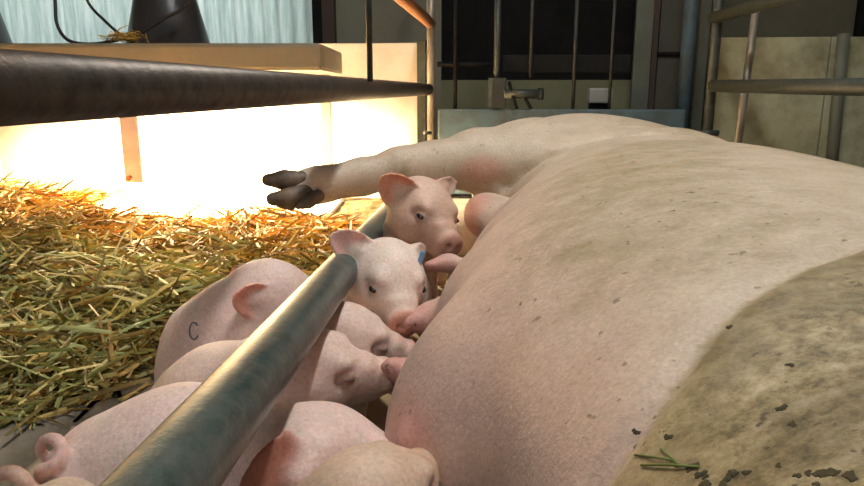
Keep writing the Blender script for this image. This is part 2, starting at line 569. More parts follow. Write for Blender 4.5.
box('stand', ((a_[0] + b_[0]) / 2, a_[1] + 0.01, b_[2] / 2), (0.08, 0.06, b_[2]), 'black', fb, -YAW)

# ------------------------------------------------------------------ creep lid and lamps
ZL = 2.22
la, lb = U(-230, 43, ZL), U(321, 43, ZL)
ztop = lb[2]
zbot = U(321, 71, ZL)[2]
lid = empty('creep_lid', ((la[0] + lb[0]) / 2, la[1], 0))
props(lid, 'cream insulated lid over the heated creep behind the pipe rail', 'lid')
yl0, yl1 = lb[1], 3.0
lamp_p = U(169, 44, 2.52)
bm = bmesh.new()
ns = 48
hr = 0.128
ptop = ztop - 0.006
cx, cy = lamp_p[0], lamp_p[1]
x0, x1 = la[0], lb[0] - 0.012
y0, y1 = yl0 + 0.03, yl1 - 0.14
rows = []
for zz in (ptop - 0.035, ptop):
    inn, out = [], []
    for k in range(ns):
        th = 2 * math.pi * k / ns
        c_, s_ = math.cos(th), math.sin(th)
        inn.append(bm.verts.new((cx + hr * c_, cy + hr * s_, zz)))
        tx = ((x1 - cx) / c_ if c_ > 1e-6 else ((x0 - cx) / c_ if c_ < -1e-6 else 1e9))
        ty = ((y1 - cy) / s_ if s_ > 1e-6 else ((y0 - cy) / s_ if s_ < -1e-6 else 1e9))
        t = min(tx, ty)
        out.append(bm.verts.new((cx + t * c_, cy + t * s_, zz)))
    rows.append((inn, out))
for k in range(ns):
    k2 = (k + 1) % ns
    for inn, out in rows:
        bm.faces.new((inn[k], inn[k2], out[k2], out[k]))
    bm.faces.new((rows[0][0][k], rows[0][0][k2], rows[1][0][k2], rows[1][0][k]))
    bm.faces.new((rows[0][1][k], rows[0][1][k2], rows[1][1][k2], rows[1][1][k]))
from_bm('cover_plate', bm, 'lid', lid)
box('front_lip', ((la[0] + lb[0]) / 2, yl0 + 0.02, (ztop + zbot) / 2), (lb[0] - la[0], 0.05, ztop - zbot), 'lid', lid, 0, 0.014)
box('side_lip', (lb[0] - 0.018, (yl0 + 0.046 + yl1 - 0.16) / 2, (ztop + zbot) / 2), (0.036, yl1 - 0.16 - yl0 - 0.046, ztop - zbot), 'lid', lid, 0, 0.012)
for lx in (lb[0] - 0.07, la[0] + 0.07):
    box('leg', (lx, yl1 - 0.18, zbot / 2), (0.04, 0.04, zbot), 'lid', lid)
bm = bmesh.new()
bm_box(bm, strap_c + np.array((0, 0, 0.03)), (0.058, 0.012, float(np.linalg.norm(p0 - p1))), 0, None, 0.003)
sp0, sp1 = U(129, 84, zs), U(131, 184, zs)
bm.free()
bm = bmesh.new()
bm_box(bm, (sp0 + sp1) / 2, (0.056, 0.012, float(sp0[2] - sp1[2])), 0, None, 0.003)
strap_o = from_bm('hanging_strap', bm, 'strap', lid)
box('strap_hook', (sp0[0], (sp0[1] + yl0) / 2 + 0.01, sp0[2] + 0.0), (0.05, abs(yl0 - sp0[1]) + 0.03, 0.012), 'strap', lid)
tube('strap_screw', [sp1 + np.array((0.0, -0.014, 0.02)), sp1 + np.array((0, 0.0, 0.02))], 0.008, 'rusty', strap_o, 10)


def heat_lamp(base, label, lit, lean=0.0):
    t = empty('heat_lamp', base)
    props(t, label, 'heat lamp', 'heat lamps on the creep lid')
    bm = bmesh.new()
    prof = [(0.165, 0.0), (0.165, 0.008), (0.150, 0.012), (0.110, 0.175), (0.092, 0.26), (0.060, 0.33), (0.045, 0.36), (0.045, 0.43), (0.012, 0.45)]
    inner = [(0.040, 0.34), (0.056, 0.325), (0.087, 0.255), (0.105, 0.172), (0.144, 0.010), (0.150, 0.0)]
    rings = []
    for r_, z_ in prof + inner:
        rings.append([bm.verts.new((base[0] + r_ * math.cos(2 * math.pi * k / 40), base[1] + r_ * math.sin(2 * math.pi * k / 40), base[2] + z_)) for k in range(40)])
    for i_ in range(len(rings) - 1):
        if i_ == len(prof) - 1: continue
        for k in range(40):
            f = bm.faces.new((rings[i_][k], rings[i_][(k + 1) % 40], rings[i_ + 1][(k + 1) % 40], rings[i_ + 1][k])); f.smooth = True
    for k in range(40):
        bm.faces.new((rings[0][k], rings[0][(k + 1) % 40], rings[-1][(k + 1) % 40], rings[-1][k]))
    bm.faces.new(rings[len(prof) - 1])
    bm.faces.new(rings[len(prof)])
    from_bm('shade', bm, 'lamp_black', t)
    bm = bmesh.new()
    prof = [(0.016, 0.33), (0.020, 0.27), (0.050, 0.20), (0.058, 0.165), (0.045, 0.14), (0.001, 0.132)]
    rings = [[bm.verts.new((base[0] + r_ * math.cos(2 * math.pi * k / 24), base[1] + r_ * math.sin(2 * math.pi * k / 24), base[2] + z_)) for k in range(24)] for r_, z_ in prof]
    for r0_, r1_ in zip(rings, rings[1:]):
        for k in range(24):
            f = bm.faces.new((r0_[k], r0_[(k + 1) % 24], r1_[(k + 1) % 24], r1_[k])); f.smooth = True
    from_bm('bulb', bm, 'bulb' if lit else 'white_plastic', t)
    if lit:
        ld = bpy.data.lights.new('heat_lamp_light', 'SPOT')
        ld.energy = LAMP_W
        ld.color = (1.0, 0.74, 0.46)
        ld.spot_size = math.radians(165)
        ld.spot_blend = 0.35
        ld.shadow_soft_size = 0.06
        lo = bpy.data.objects.new('heat_lamp_light', ld)
        COL.objects.link(lo)
        lo.location = (base[0], base[1], base[2] + 0.012)
        lo.parent = t
        lo.matrix_parent_inverse = Matrix.Translation(-t.location)
    return t


LAMP_W = 980.0
lamp_base = np.array((lamp_p[0], lamp_p[1], ptop + 0.001))
heat_lamp(lamp_base, 'black cone heat lamp with looped cord standing on the creep lid', True)
lb2 = np.array((U(-38, 44, 2.45)[0], lamp_p[1] - 0.05, ptop + 0.001))
heat_lamp(lb2, 'second dark heat lamp mostly out of view at the left edge of the lid', False)
# its cord
zz = 2.30
cord = [U(52, -30, zz), U(55, 0, zz), U(57, 24, zz), U(68, 40, zz), U(90, 44, zz), U(118, 40, zz), U(140, 33, zz), U(165, 18, zz), U(183, 8, zz), U(190, -10, zz), U(186, -50, zz + .1)]
props(tube('lamp_cord', bezier(cord, 10), 0.0058, 'rubber', None, 8), 'black cord looping in front of the heat lamp', 'cord')
cord2 = [U(78, -30, zz + .03), U(88, 2, zz + .03), U(105, 21, zz + .03), U(122, 36, zz + .02), U(133, 43, zz + .02)]
props(tube('lamp_cord', bezier(cord2, 10), 0.0050, 'rubber', None, 8), 'second black cord slanting down to the straw wisp on the lid', 'cord')


# ------------------------------------------------------------------ overhead tube lamps (above the frame)
def tube_lamp(x, y, z, ln, energy, label):
    t = empty('tube_lamp', (x, y, z))
    props(t, label, 'lamp', 'overhead tube lamps')
    box('housing', (x, y, z + 0.04), (0.12, ln, 0.05), 'white_plastic', t, 0, 0.01)
    tube('glass_tube', [(x, y - ln / 2 + 0.03, z), (x, y + ln / 2 - 0.03, z)], 0.013, 'tube_glow', t, 12)
    box('hanger', (x, y, (z + 0.065 + 2.62) / 2), (0.02, 0.02, 2.62 - z - 0.065), 'rod', t)
    d_ = bpy.data.lights.new('tube_lamp_light', 'AREA')
    d_.shape = 'RECTANGLE'; d_.size, d_.size_y = 0.10, ln * 0.95
    d_.energy = energy; d_.color = (1.0, 0.98, 0.95)
    o = bpy.data.objects.new('tube_lamp_light', d_)
    COL.objects.link(o); o.location = (x, y, z - 0.02); o.parent = t
    o.matrix_parent_inverse = Matrix.Translation(-t.location)


tube_lamp(0.35, 1.05, 2.25, 1.5, 36, 'long tube lamp hanging over the middle of the sow')


# ------------------------------------------------------------------ implicit surfaces
class SDF:
    def __init__(s, lo, hi, h):
        s.lo = np.array(lo, float); s.h = h
        s.n = np.ceil((np.array(hi) - s.lo) / h).astype(int) + 1
        s.F = np.full(s.n, 1.0, np.float32)

    def add(s, fn, blo, bhi, k=0.0, op='u', mg=0.03):
        mg = max(mg, 1.5 * k) + 2 * s.h
        i0 = np.maximum(np.floor((np.array(blo) - mg - s.lo) / s.h).astype(int), 0)
        i1 = np.minimum(np.ceil((np.array(bhi) + mg - s.lo) / s.h).astype(int) + 1, s.n)
        if np.any(i1 <= i0): return
        ax = [(s.lo[i] + s.h * np.arange(i0[i], i1[i])).astype(np.float32) for i in range(3)]
        X, Y, Z = ax[0][:, None, None], ax[1][None, :, None], ax[2][None, None, :]
        d = fn(X, Y, Z)
        sl = tuple(slice(i0[i], i1[i]) for i in range(3))
        A = s.F[sl]
        if op == 'u':
            if k > 0:
                hh = np.maximum(k - np.abs(A - d), 0) / k
                s.F[sl] = np.minimum(A, d) - hh * hh * k * 0.25
            else:
                s.F[sl] = np.minimum(A, d)
        else:
            d = -d
            if k > 0:
                hh = np.maximum(k - np.abs(A - d), 0) / k
                s.F[sl] = np.maximum(A, d) + hh * hh * k * 0.25
            else:
                s.F[sl] = np.maximum(A, d)

    def cone(s, a, b, r1, r2, k=0.0, op='u'):
        a = np.array(a, float); b = np.array(b, float)
        f = cone_fn(a, b, r1, r2)
        r = max(r1, r2)
        s.add(f, np.minimum(a, b) - r, np.maximum(a, b) + r, k, op)

    def chain(s, pts, rs, k=0.0, op='u'):
        for i in range(len(pts) - 1):
            s.cone(pts[i], pts[i + 1], rs[i], rs[i + 1], k, op)

    def ell(s, c, r, B=None, k=0.0, op='u'):
        c = np.array(c, float); r = np.array(r, float)
        f = ell_fn(c, r, B)
        rm = r.max() if B is not None else r
        s.add(f, c - rm, c + rm, k, op)

    def mesh(s, smooth=1):
        F = s.F; S = F < 0
        nx, ny, nz = F.shape
        cnt = np.zeros((nx - 1, ny - 1, nz - 1), np.int8)
        for i in (0, 1):
            for j in (0, 1):
                for k in (0, 1):
                    cnt += S[i:nx - 1 + i, j:ny - 1 + j, k:nz - 1 + k]
        act = (cnt > 0) & (cnt < 8)
        I, J, K = np.nonzero(act)
        idx = np.full(act.shape, -1, np.int64)
        idx[I, J, K] = np.arange(len(I))
        pos = np.zeros((len(I), 3)); num = np.zeros(len(I))
        cs = [(i, j, k) for i in (0, 1) for j in (0, 1) for k in (0, 1)]
        for a in cs:
            for ax in range(3):
                if a[ax]: continue
                b = list(a); b[ax] = 1
                fa = F[I + a[0], J + a[1], K + a[2]].astype(float)
                fb = F[I + b[0], J + b[1], K + b[2]].astype(float)
                m_ = (fa < 0) != (fb < 0)
                t = np.where(m_, fa / np.where(fa - fb == 0, 1, fa - fb), 0)
                p = np.stack([np.full(len(I), float(a[0])), np.full(len(I), float(a[1])), np.full(len(I), float(a[2]))], 1)
                p[:, ax] += t
                pos += p * m_[:, None]; num += m_
        pos /= num[:, None]
        V = s.lo + s.h * (np.stack([I, J, K], 1) + pos)
        Q = []
        for ax in range(3):
            sl0 = [slice(0, -1)] * 3
            A = [slice(None)] * 3; B = [slice(None)] * 3
            A[ax] = slice(0, -1); B[ax] = slice(1, None)
            ch = S[tuple(A)] != S[tuple(B)]
            o1, o2 = (ax + 1) % 3, (ax + 2) % 3
            e = list(np.nonzero(ch))
            ok = (e[o1] > 0) & (e[o2] > 0) & (e[o1] < s.n[o1] - 1) & (e[o2] < s.n[o2] - 1)
            e = [x[ok] for x in e]
            ins = S[tuple(e)]
            q = []
            for d1, d2 in ((-1, -1), (0, -1), (0, 0), (-1, 0)):
                c = [x.copy() for x in e]
                c[o1] = c[o1] + d1; c[o2] = c[o2] + d2
                q.append(idx[tuple(c)])
            q = np.stack(q, 1)
            q[~ins] = q[~ins][:, ::-1]
            Q.append(q)
        Q = np.concatenate(Q)
        Q = Q[(Q >= 0).all(1)]
        for _ in range(smooth):
            acc = np.zeros_like(V); n_ = np.zeros(len(V))
            for a, b in ((0, 1), (1, 2), (2, 3), (3, 0)):
                np.add.at(acc, Q[:, a], V[Q[:, b]]); np.add.at(n_, Q[:, a], 1)
                np.add.at(acc, Q[:, b], V[Q[:, a]]); np.add.at(n_, Q[:, b], 1)
            V = 0.5 * V + 0.5 * acc / np.maximum(n_, 1)[:, None]
        return V, Q


def cone_fn(a, b, r1, r2):
    a = np.array(a, float); b = np.array(b, float)
    ab = b - a; L2 = max(ab.dot(ab), 1e-9)
    def f(X, Y, Z):
        t = np.clip(((X - a[0]) * ab[0] + (Y - a[1]) * ab[1] + (Z - a[2]) * ab[2]) / L2, 0, 1)
        return np.sqrt((X - a[0] - t * ab[0]) ** 2 + (Y - a[1] - t * ab[1]) ** 2 + (Z - a[2] - t * ab[2]) ** 2) - (r1 + (r2 - r1) * t)
    return f


def ell_fn(c, r, B=None):
    def f(X, Y, Z):
        x, y, z = X - c[0], Y - c[1], Z - c[2]
        if B is not None:
            x, y, z = (B[0][0] * x + B[0][1] * y + B[0][2] * z, B[1][0] * x + B[1][1] * y + B[1][2] * z, B[2][0] * x + B[2][1] * y + B[2][2] * z)
        k0 = np.sqrt((x / r[0]) ** 2 + (y / r[1]) ** 2 + (z / r[2]) ** 2)
        k1 = np.sqrt((x / r[0] ** 2) ** 2 + (y / r[1] ** 2) ** 2 + (z / r[2] ** 2) ** 2)
        return k0 * (k0 - 1) / np.maximum(k1, 1e-6)
    return f


def ear_fn(o, u, v, n, L, W, T, cup, curl):
    """leaf-shaped thin plate: o base, u length, v width, n face normal; cup across, curl along"""
    def f(X, Y, Z):
        x, y, z = X - o[0], Y - o[1], Z - o[2]
        s = (x * u[0] + y * u[1] + z * u[2]) / L
        w_ = x * v[0] + y * v[1] + z * v[2]
        h = x * n[0] + y * n[1] + z * n[2]
        sc = np.clip(s, 0, 1)
        hw = W * (0.85 + 0.55 * sc) * np.clip(1 - sc ** 1.9, 0.0, 1) ** 0.72
        h2 = h - cup * w_ * w_ / W - curl * L * sc * sc
        d2 = np.abs(w_) - hw
        d3 = np.abs(h2) - T * (1.15 - 0.45 * sc)
        d4 = np.maximum(s - 1, -s - 0.1) * L
        return np.maximum(np.maximum(d2 * 0.75, d3 * 0.85), d4)
    return f


def unit(v):
    v = np.array(v, float)
    return v / np.linalg.norm(v)


def np_mesh(name, V, Q, col=None, dirt=None):
    me = bpy.data.meshes.new(name)
    me.vertices.add(len(V)); me.vertices.foreach_set('co', V.astype(np.float32).ravel())
    me.loops.add(Q.size); me.loops.foreach_set('vertex_index', Q.astype(np.int32).ravel())
    me.polygons.add(len(Q))
    me.polygons.foreach_set('loop_start', (np.arange(len(Q)) * Q.shape[1]).astype(np.int32))
    me.polygons.foreach_set('use_smooth', np.ones(len(Q), bool))
    me.update(calc_edges=True)
    me.validate()
    if col is not None:
        a = me.attributes.new('Col', 'FLOAT_COLOR', 'POINT')
        a.data.foreach_set('color', np.concatenate([col, np.ones((len(col), 1))], 1).astype(np.float32).ravel())
    if dirt is not None:
        a = me.attributes.new('Dirt', 'FLOAT', 'POINT')
        a.data.foreach_set('value', dirt.astype(np.float32))
    return me


def poly_dist(P, pts):
    """distance of points to a polyline (any dimension)"""
    best = np.full(len(P), 1e9)
    for a, b in zip(pts, pts[1:]):
        a = np.array(a, float); b = np.array(b, float)
        ab = b - a
        t = np.clip(((P - a) @ ab) / ab.dot(ab), 0, 1)
        best = np.minimum(best, np.linalg.norm(P - a - t[:, None] * ab, axis=1))
    return best


def sstep(x, a, b):
    t = np.clip((x - a) / (b - a), 0, 1)
    return t * t * (3 - 2 * t)


# ------------------------------------------------------------------ the sow
def build_sow():
    S = SDF((-0.40, -0.95, -0.01), (0.84, 2.10, 0.46), 0.0075)
    st = np.array([  # Y, left X, right X, top Z
        (-0.45, 0.20, 0.48, 0.26), (-0.20, 0.12, 0.55, 0.31), (0.05, 0.07, 0.60, 0.345), (0.30, 0.055, 0.62, 0.362),
        (0.45, 0.035, 0.66, 0.364), (0.60, 0.008, 0.70, 0.372), (0.75, 0.025, 0.725, 0.375), (0.95, 0.065, 0.75, 0.377),
        (1.15, 0.115, 0.765, 0.377), (1.35, 0.165, 0.755, 0.366), (1.55, 0.20, 0.70, 0.35), (1.80, 0.26, 0.58, 0.33), (2.00, 0.32, 0.52, 0.22)])
    def torso(X, Y, Z):
        y = Y.ravel()
        def ip(c): return np.interp(y, st[:, 0], c).astype(np.float32)[None, :, None]
        # smooth the stations
        yy = np.linspace(-0.5, 2.1, 261); ker = np.hanning(31); ker /= ker.sum()
        def sm(c):
            q = np.interp(yy, st[:, 0], c)
            q = np.convolve(np.pad(q, 15, 'edge'), ker, 'valid')
            return np.interp(y, yy, q).astype(np.float32)[None, :, None]
        l, r, t = sm(st[:, 1]), sm(st[:, 2]), sm(st[:, 3])
        a = (r - l) / 2; cx_ = (r + l) / 2; b = t / 2; cz_ = t / 2
        # belly side rounder and hanging a little lower than the back side
        q = (np.abs((X - cx_) / a) ** 2.35 + np.abs((Z - cz_) / b) ** 2.35) ** (1 / 2.35)
        d = (q - 1) * np.minimum(a, b) * 0.95
        e = np.maximum(-0.45 - Y, Y - 1.95)
        return np.maximum(d, e)
    S.add(torso, (-0.12, -0.5, 0), (0.7, 2.05, 0.4), 0.0)
    # shoulder, neck, head (behind the camera), fore legs
    S.ell((0.33, 0.10, 0.20), (0.30, 0.30, 0.185), k=0.03)
    S.cone((0.34, -0.25, 0.16), (0.34, -0.5, 0.15), 0.16, 0.13, 0.06)
    S.chain([(0.34, -0.5, 0.15), (0.31, -0.68, 0.13), (0.27, -0.84, 0.10)], [0.125, 0.095, 0.07], 0.05)
    S.ell((0.48, -0.46, 0.26), (0.08, 0.10, 0.03), k=0.03)
    S.chain([(0.14, 0.10, 0.14), (-0.06, 0.03, 0.10), (-0.20, -0.10, 0.06), (-0.24, -0.20, 0.045)], [0.10, 0.06, 0.04, 0.03], 0.04)
    # rump and ham
    S.ell((0.425, 1.72, 0.195), (0.275, 0.29, 0.200), k=0.035)
    S.ell((0.50, 1.55, 0.19), (0.19, 0.30, 0.185), k=0.06)
    S.ell((0.30, 1.66, 0.235), (0.20, 0.20, 0.140), k=0.10)
    # hind leg stretched out to the left
    L = [(0.36, 1.68, 0.215), (0.22, 1.60, 0.275), U(478, 160, 1.56), U(430, 167, 1.52), U(400, 169, 1.49), U(360, 177, 1.46), U(330, 183, 1.44), U(312, 186, 1.43), U(297, 188, 1.42)]
    S.chain(L, [0.165, 0.115, 0.066, 0.050, 0.0425, 0.0345, 0.030, 0.031, 0.029], 0.035)
    # hidden lower hind leg
    S.chain([(0.30, 1.68, 0.12), (0.10, 1.75, 0.08), (-0.12, 1.82, 0.05), (-0.30, 1.86, 0.04)], [0.11, 0.07, 0.04, 0.03], 0.04)
    # udder: swellings and teats along the belly line
    sw = [((0.074, 0.58, 0.135), 0.112), ((0.115, 0.80, 0.15), 0.100), ((0.150, 1.00, 0.155), 0.090), ((0.180, 1.18, 0.165), 0.080)]
    for c_, r_ in sw:
        S.ell(c_, (r_, r_ * 1.1, r_), k=0.07)
    # the swelling lit between ham and belly
    c_ = U(468, 214, 1.33)
    S.ell(c_ + np.array((0.036, 0.02, -0.006)), (0.044, 0.075, 0.044), k=0.05)
    teats = [(U(448, 263, 1.04), U(427, 266, 1.02), 0.017, 0.0085),
             (U(432, 318, 0.90), U(408, 322, 0.875), 0.024, 0.013),
             (U(402, 372, 0.745), U(389, 366, 0.73), 0.018, 0.011),
             (U(425, 446, 0.57), U(408, 446, 0.56), 0.012, 0.007)]
    for a_, b_, r1, r2 in teats:
        S.cone(a_, b_, r1, r2, 0.022)
    V, Q = S.mesh(2)
    # crease between ham and flank, and behind the shoulder: pressed into the skin from above
    bv = BVHTree.FromPolygons(V.tolist(), Q.tolist())
    cam_o = Vector((0, 0, CAM_H))
    def hits(pp):
        out = []
        for a_, b_ in zip(pp, pp[1:]):
            for k_ in range(6):
                x_, y_ = a_[0] + (b_[0] - a_[0]) * k_ / 6, a_[1] + (b_[1] - a_[1]) * k_ / 6
                h_ = bv.ray_cast(cam_o, (Vector(U(x_, y_, 1.0)) - cam_o).normalized())
                if h_[0] is not None: out.append(np.array(h_[0]))
        return out
    # vertex normals
    fn_ = np.cross(V[Q[:, 2]] - V[Q[:, 0]], V[Q[:, 3]] - V[Q[:, 1]])
    N = np.zeros_like(V)
    for k_ in range(4): np.add.at(N, Q[:, k_], fn_)
    N /= np.maximum(np.linalg.norm(N, axis=1), 1e-9)[:, None]
    if np.mean((N * (V - V.mean(0))).sum(1)) < 0: N = -N
    g = hits([(505, 186), (522, 171), (545, 157), (575, 146), (610, 139), (650, 136), (700, 135)])
    dd = poly_dist(V, g)
    V += N * (-0.020 * np.exp(-(dd / 0.012) ** 2) + 0.007 * np.exp(-((dd - 0.05) / 0.03) ** 2))[:, None]
    sh = hits([(596, 485), (640, 425), (680, 370), (712, 325), (742, 296), (800, 264), (863, 243)])
    dd2 = poly_dist(V, sh)
    V += N * (-0.0045 * np.exp(-(dd2 / 0.008) ** 2))[:, None]
    sh = [sh[0] + np.array((-0.02, -0.25, 0)), sh[0] + np.array((-0.005, -0.03, 0))] + sh + [sh[-1] + np.array((0.5, 0.12, 0))]
    sh = [p_[:2] for p_ in sh]
    # colours of the skin itself
    n_ = len(V)
    col = np.tile(np.array((0.575, 0.488, 0.375)), (n_, 1))
    def mixc(m_, c_):
        nonlocal col
        col = col * (1 - m_[:, None]) + np.array(c_) * m_[:, None]
    belly = sstep(-V[:, 0], -0.26, -0.02) * sstep(V[:, 1], 1.5, 1.1) * sstep(V[:, 2], 0.40, 0.25)
    mixc(belly * 0.75, (0.64, 0.45, 0.40))
    for a_, b_, r1, r2 in teats:
        dt = np.linalg.norm(V - b_, axis=1)
        mixc(0.8 * sstep(dt, 0.06, 0.015), (0.62, 0.31, 0.27))
    dt = np.linalg.norm(V - c_, axis=1)
    mixc(0.8 * sstep(dt, 0.075, 0.03), (0.72, 0.34, 0.27))
    inner = np.linalg.norm((V - U(482, 170, 1.5)) / np.array((0.07, 0.08, 0.045)), axis=1)
    mixc(0.7 * sstep(inner, 1.0, 0.4), (0.60, 0.33, 0.25))
    legm = sstep(-V[:, 0], 0.0, 0.05) * (V[:, 1] > 1.3)
    mixc(0.45 * legm, (0.60, 0.50, 0.40))
    # soil: shoulder, smear along the flank, leg stains
    inside = np.zeros(n_)
    P = V[:, :2]
    # the shoulder lies on the near side of the shoulder line
    shp = np.array(sh)
    yl = np.interp(P[:, 0], shp[:, 0], shp[:, 1])
    inside = sstep(yl - P[:, 1], -0.004, 0.010)
    dirt = inside * (0.60 + 0.35 * sstep(yl - P[:, 1], 0.03, 0.16))
    fl = poly_dist(V[:, :2], [(0.16, 0.55), (0.28, 0.95), (0.42, 1.15)])
    dirt = np.maximum(dirt, 0.48 * np.exp(-(fl / 0.16) ** 2) * sstep(V[:, 2], 0.20, 0.34))
    right = sstep(V[:, 0], 0.32, 0.6)
    dirt = np.maximum(dirt, 0.46 * right)
    for px, r_ in ((330, .03), (365, .035), (400, .03), (310, .03)):
        dt = np.linalg.norm(V - (U(px, 168 + (400 - px) * 0.1, 1.46)), axis=1)
        dirt = np.maximum(dirt, 0.55 * sstep(dt, 0.055, 0.010))
    mixc(inside * 0.6, (0.42, 0.34, 0.21))
    return V, Q, col, dirt


sow = empty('sow', (0.3, 0.9, 0))
props(sow, 'large pale pink sow lying on her side with hind leg stretched out', 'pig')
V, Q, colr, dirt = build_sow()
sow_me = np_mesh('body', V, Q, colr, dirt)
sow_body = link('body', sow_me, 'sow_skin', sow)

# cloven hoof of the stretched leg
def claw(name, pts, rs, parent, flat=1.0):
    lo = np.min(pts, axis=0) - max(rs) - 0.01; hi = np.max(pts, axis=0) + max(rs) + 0.01
    S = SDF(lo, hi, 0.0028)
    S.chain(pts, rs, 0.008)
    v, q = S.mesh(1)
    o = link(name, np_mesh(name, v, q), 'hoof', parent)
    return o
claw('hoof', [U(303, 181, 1.41), U(284, 180, 1.40), U(268, 180, 1.39)], [0.021, 0.020, 0.013], sow)
claw('hoof', [U(304, 194, 1.40), U(289, 199, 1.385), U(273, 199, 1.375)], [0.022, 0.0215, 0.014], sow)
claw('dewclaw', [U(318, 196, 1.39), U(308, 202, 1.38), U(298, 207, 1.37)], [0.014, 0.0125, 0.006], sow)
claw('dewclaw', [U(318, 178, 1.42), U(304, 174, 1.41)], [0.012, 0.006], sow)

# ------------------------------------------------------------------ piglets
SKIN = np.array((0.78, 0.60, 0.53))


def piglet(name_label, head, f, up, sh, mid, rump, hs=1.0, rb=(0.047, 0.062, 0.060), ears=None, tail=None, feet=None,
           eyes=(True, True), closed=False, skin=SKIN, nose_c=(0.62, 0.30, 0.24), dirtm=0.0, mask_c=None, neck_r=0.046):
    head, sh, mid, rump = (np.array(x, float) for x in (head, sh, mid, rump))
    f = unit(f); up = np.array(up, float); up = unit(up - f * up.dot(f)); rt = np.cross(f, up)
    B = np.array((f, rt, up))
    def H(a, b_, c_): return head + hs * (a * f + b_ * rt + c_ * up)
    pts = np.array([head, sh, mid, rump])
    root = empty('piglet', (float(mid[0]), float(mid[1]), 0.0))
    props(root, name_label, 'piglet', 'suckling piglets')
    lo = pts.min(0) - 0.15; hi = pts.max(0) + 0.15
    lo[2] = -0.006
    S = SDF(lo, hi, 0.0031)
    # trunk
    S.chain([sh, mid, rump], list(rb), 0.05)
    S.chain([head - f * 0.005 * hs, (head * 0.45 + sh * 0.55), sh], [0.040 * hs, neck_r, rb[0]], 0.03)
    fw = unit(sh - rump); wdt = unit(np.cross(fw, (0, 0, 1.0))); dn = np.array((0, 0, -1.0))
    # limbs
    fl = feet if feet is not None else {}
    for key, base, sgn, back in (('fl', sh, -1, 0), ('fr', sh, 1, 0), ('hl', rump, -1, 1), ('hr', rump, 1, 1)):
        if fl.get(key, True) is False: continue
        hip = base + wdt * sgn * 0.030 + dn * 0.012
        foot = fl.get(key)
        if foot is None or foot is True:
            foot = np.array((hip[0] + fw[0] * (-0.02 if back else 0.015), hip[1] + fw[1] * (-0.02 if back else 0.015), 0.012))
        foot = np.array(foot, float)
        kn = (hip + foot) / 2 + fw * (0.016 if back else -0.012)
        hk = foot * 0.72 + hip * 0.28 - fw * (0.018 if back else 0.0)
        S.chain([hip, kn, hk, foot], [0.036 if back else 0.030, 0.021, 0.0125, 0.012], 0.02)
    # head
    S.ell(head, np.array((0.054, 0.045, 0.044)) * hs, B, 0.02)
    S.cone(H(0.018, 0, -0.004), H(0.082, 0, -0.020), 0.037 * hs, 0.0215 * hs, 0.02 * hs)
    S.cone(H(0.0, 0, -0.024), H(0.072, 0, -0.037), 0.030 * hs, 0.0125 * hs, 0.012 * hs)
    for s_ in (-1, 1):
        S.ell(H(0.012, 0.026 * s_, -0.018), np.array((0.032, 0.024, 0.027)) * hs, B, 0.02 * hs)
        S.ell(H(0.038, 0.025 * s_, 0.016), np.array((0.016, 0.010, 0.009)) * hs, B, 0.012 * hs)
        S.ell(H(0.043, 0.036 * s_, 0.003), np.array((0.010, 0.009, 0.007)) * hs, B, 0.008 * hs, op='s')
        S.ell(H(0.044, 0.030 * s_, 0.003), np.array((0.011, 0.008, 0.007)) * hs, B, 0.005 * hs)
    # wrinkle over the snout, nose disc, nostrils, mouth
    S.ell(H(0.094, 0, -0.019), np.array((0.0075, 0.0215, 0.0185)) * hs, B, 0.008 * hs)
    S.ell(H(0.072, 0, -0.000), np.array((0.006, 0.018, 0.006)) * hs, B, 0.008 * hs)
    for s_ in (-1, 1):
        S.ell(H(0.103, 0.0085 * s_, -0.018), np.array((0.007, 0.0038, 0.0052)) * hs, B, 0.003, op='s')
        S.cone(H(0.093, 0.016 * s_, -0.034), H(0.050, 0.031 * s_, -0.034), 0.0028 * hs, 0.002 * hs, 0.004, op='s')
    # ears
    efs = []
    for e in (ears or [dict(s=-1), dict(s=1)]):
        s_ = e['s']
        base = H(*(e.get('o', (-0.018, 0.034 * s_, 0.026))))
        dl = e.get('d', (-0.25, 0.75 * s_, 0.55))
        d_ = unit(dl[0] * f + dl[1] * rt + dl[2] * up)
        nl = e.get('n', (0.85, 0.25 * s_, 0.25))
        n_ = nl[0] * f + nl[1] * rt + nl[2] * up
        n_ = unit(n_ - d_ * n_.dot(d_))
        v_ = np.cross(d_, n_)
        L_ = e.get('L', 0.062) * hs; W_ = e.get('W', 0.025) * hs
        fn = ear_fn(base, d_, v_, n_, L_, W_, e.get('T', 0.0034), e.get('cup', 0.45), e.get('curl', 0.12))
        S.add(fn, base - L_ * 1.25, base + L_ * 1.25, 0.007)
        S.cone(base - d_ * 0.012 * hs, base + d_ * 0.012 * hs, 0.015 * hs, 0.010 * hs, 0.014)
        efs.append((fn, e, base, d_, n_, L_))
    if tail is not None:
        tp_ = bezier(tail, 9)
        S.chain(tp_, list(np.linspace(0.0066, 0.0034, len(tp_))), 0.002)
    V, Q = S.mesh(1)
    n = len(V)
    col = np.tile(np.array(skin, float), (n, 1))
    def mixc(m_, c_):
        nonlocal col
        col = col * (1 - m_[:, None]) + np.array(c_) * m_[:, None]
    hl = (V - head) @ B.T / hs
    mixc(0.85 * sstep(hl[:, 0], 0.086, 0.098) * (np.abs(hl[:, 1]) < 0.03) * (np.abs(hl[:, 2]) < 0.05), nose_c)
    mixc(0.40 * sstep(hl[:, 0], 0.05, 0.085) * (np.abs(hl[:, 1]) < 0.035) * (np.abs(hl[:, 2]) < 0.05), (0.60, 0.36, 0.28))
    if mask_c is not None:
        mixc(0.65 * sstep(np.linalg.norm(hl - np.array((0.05, 0.0, -0.02)), axis=1), 0.055, 0.02), mask_c)
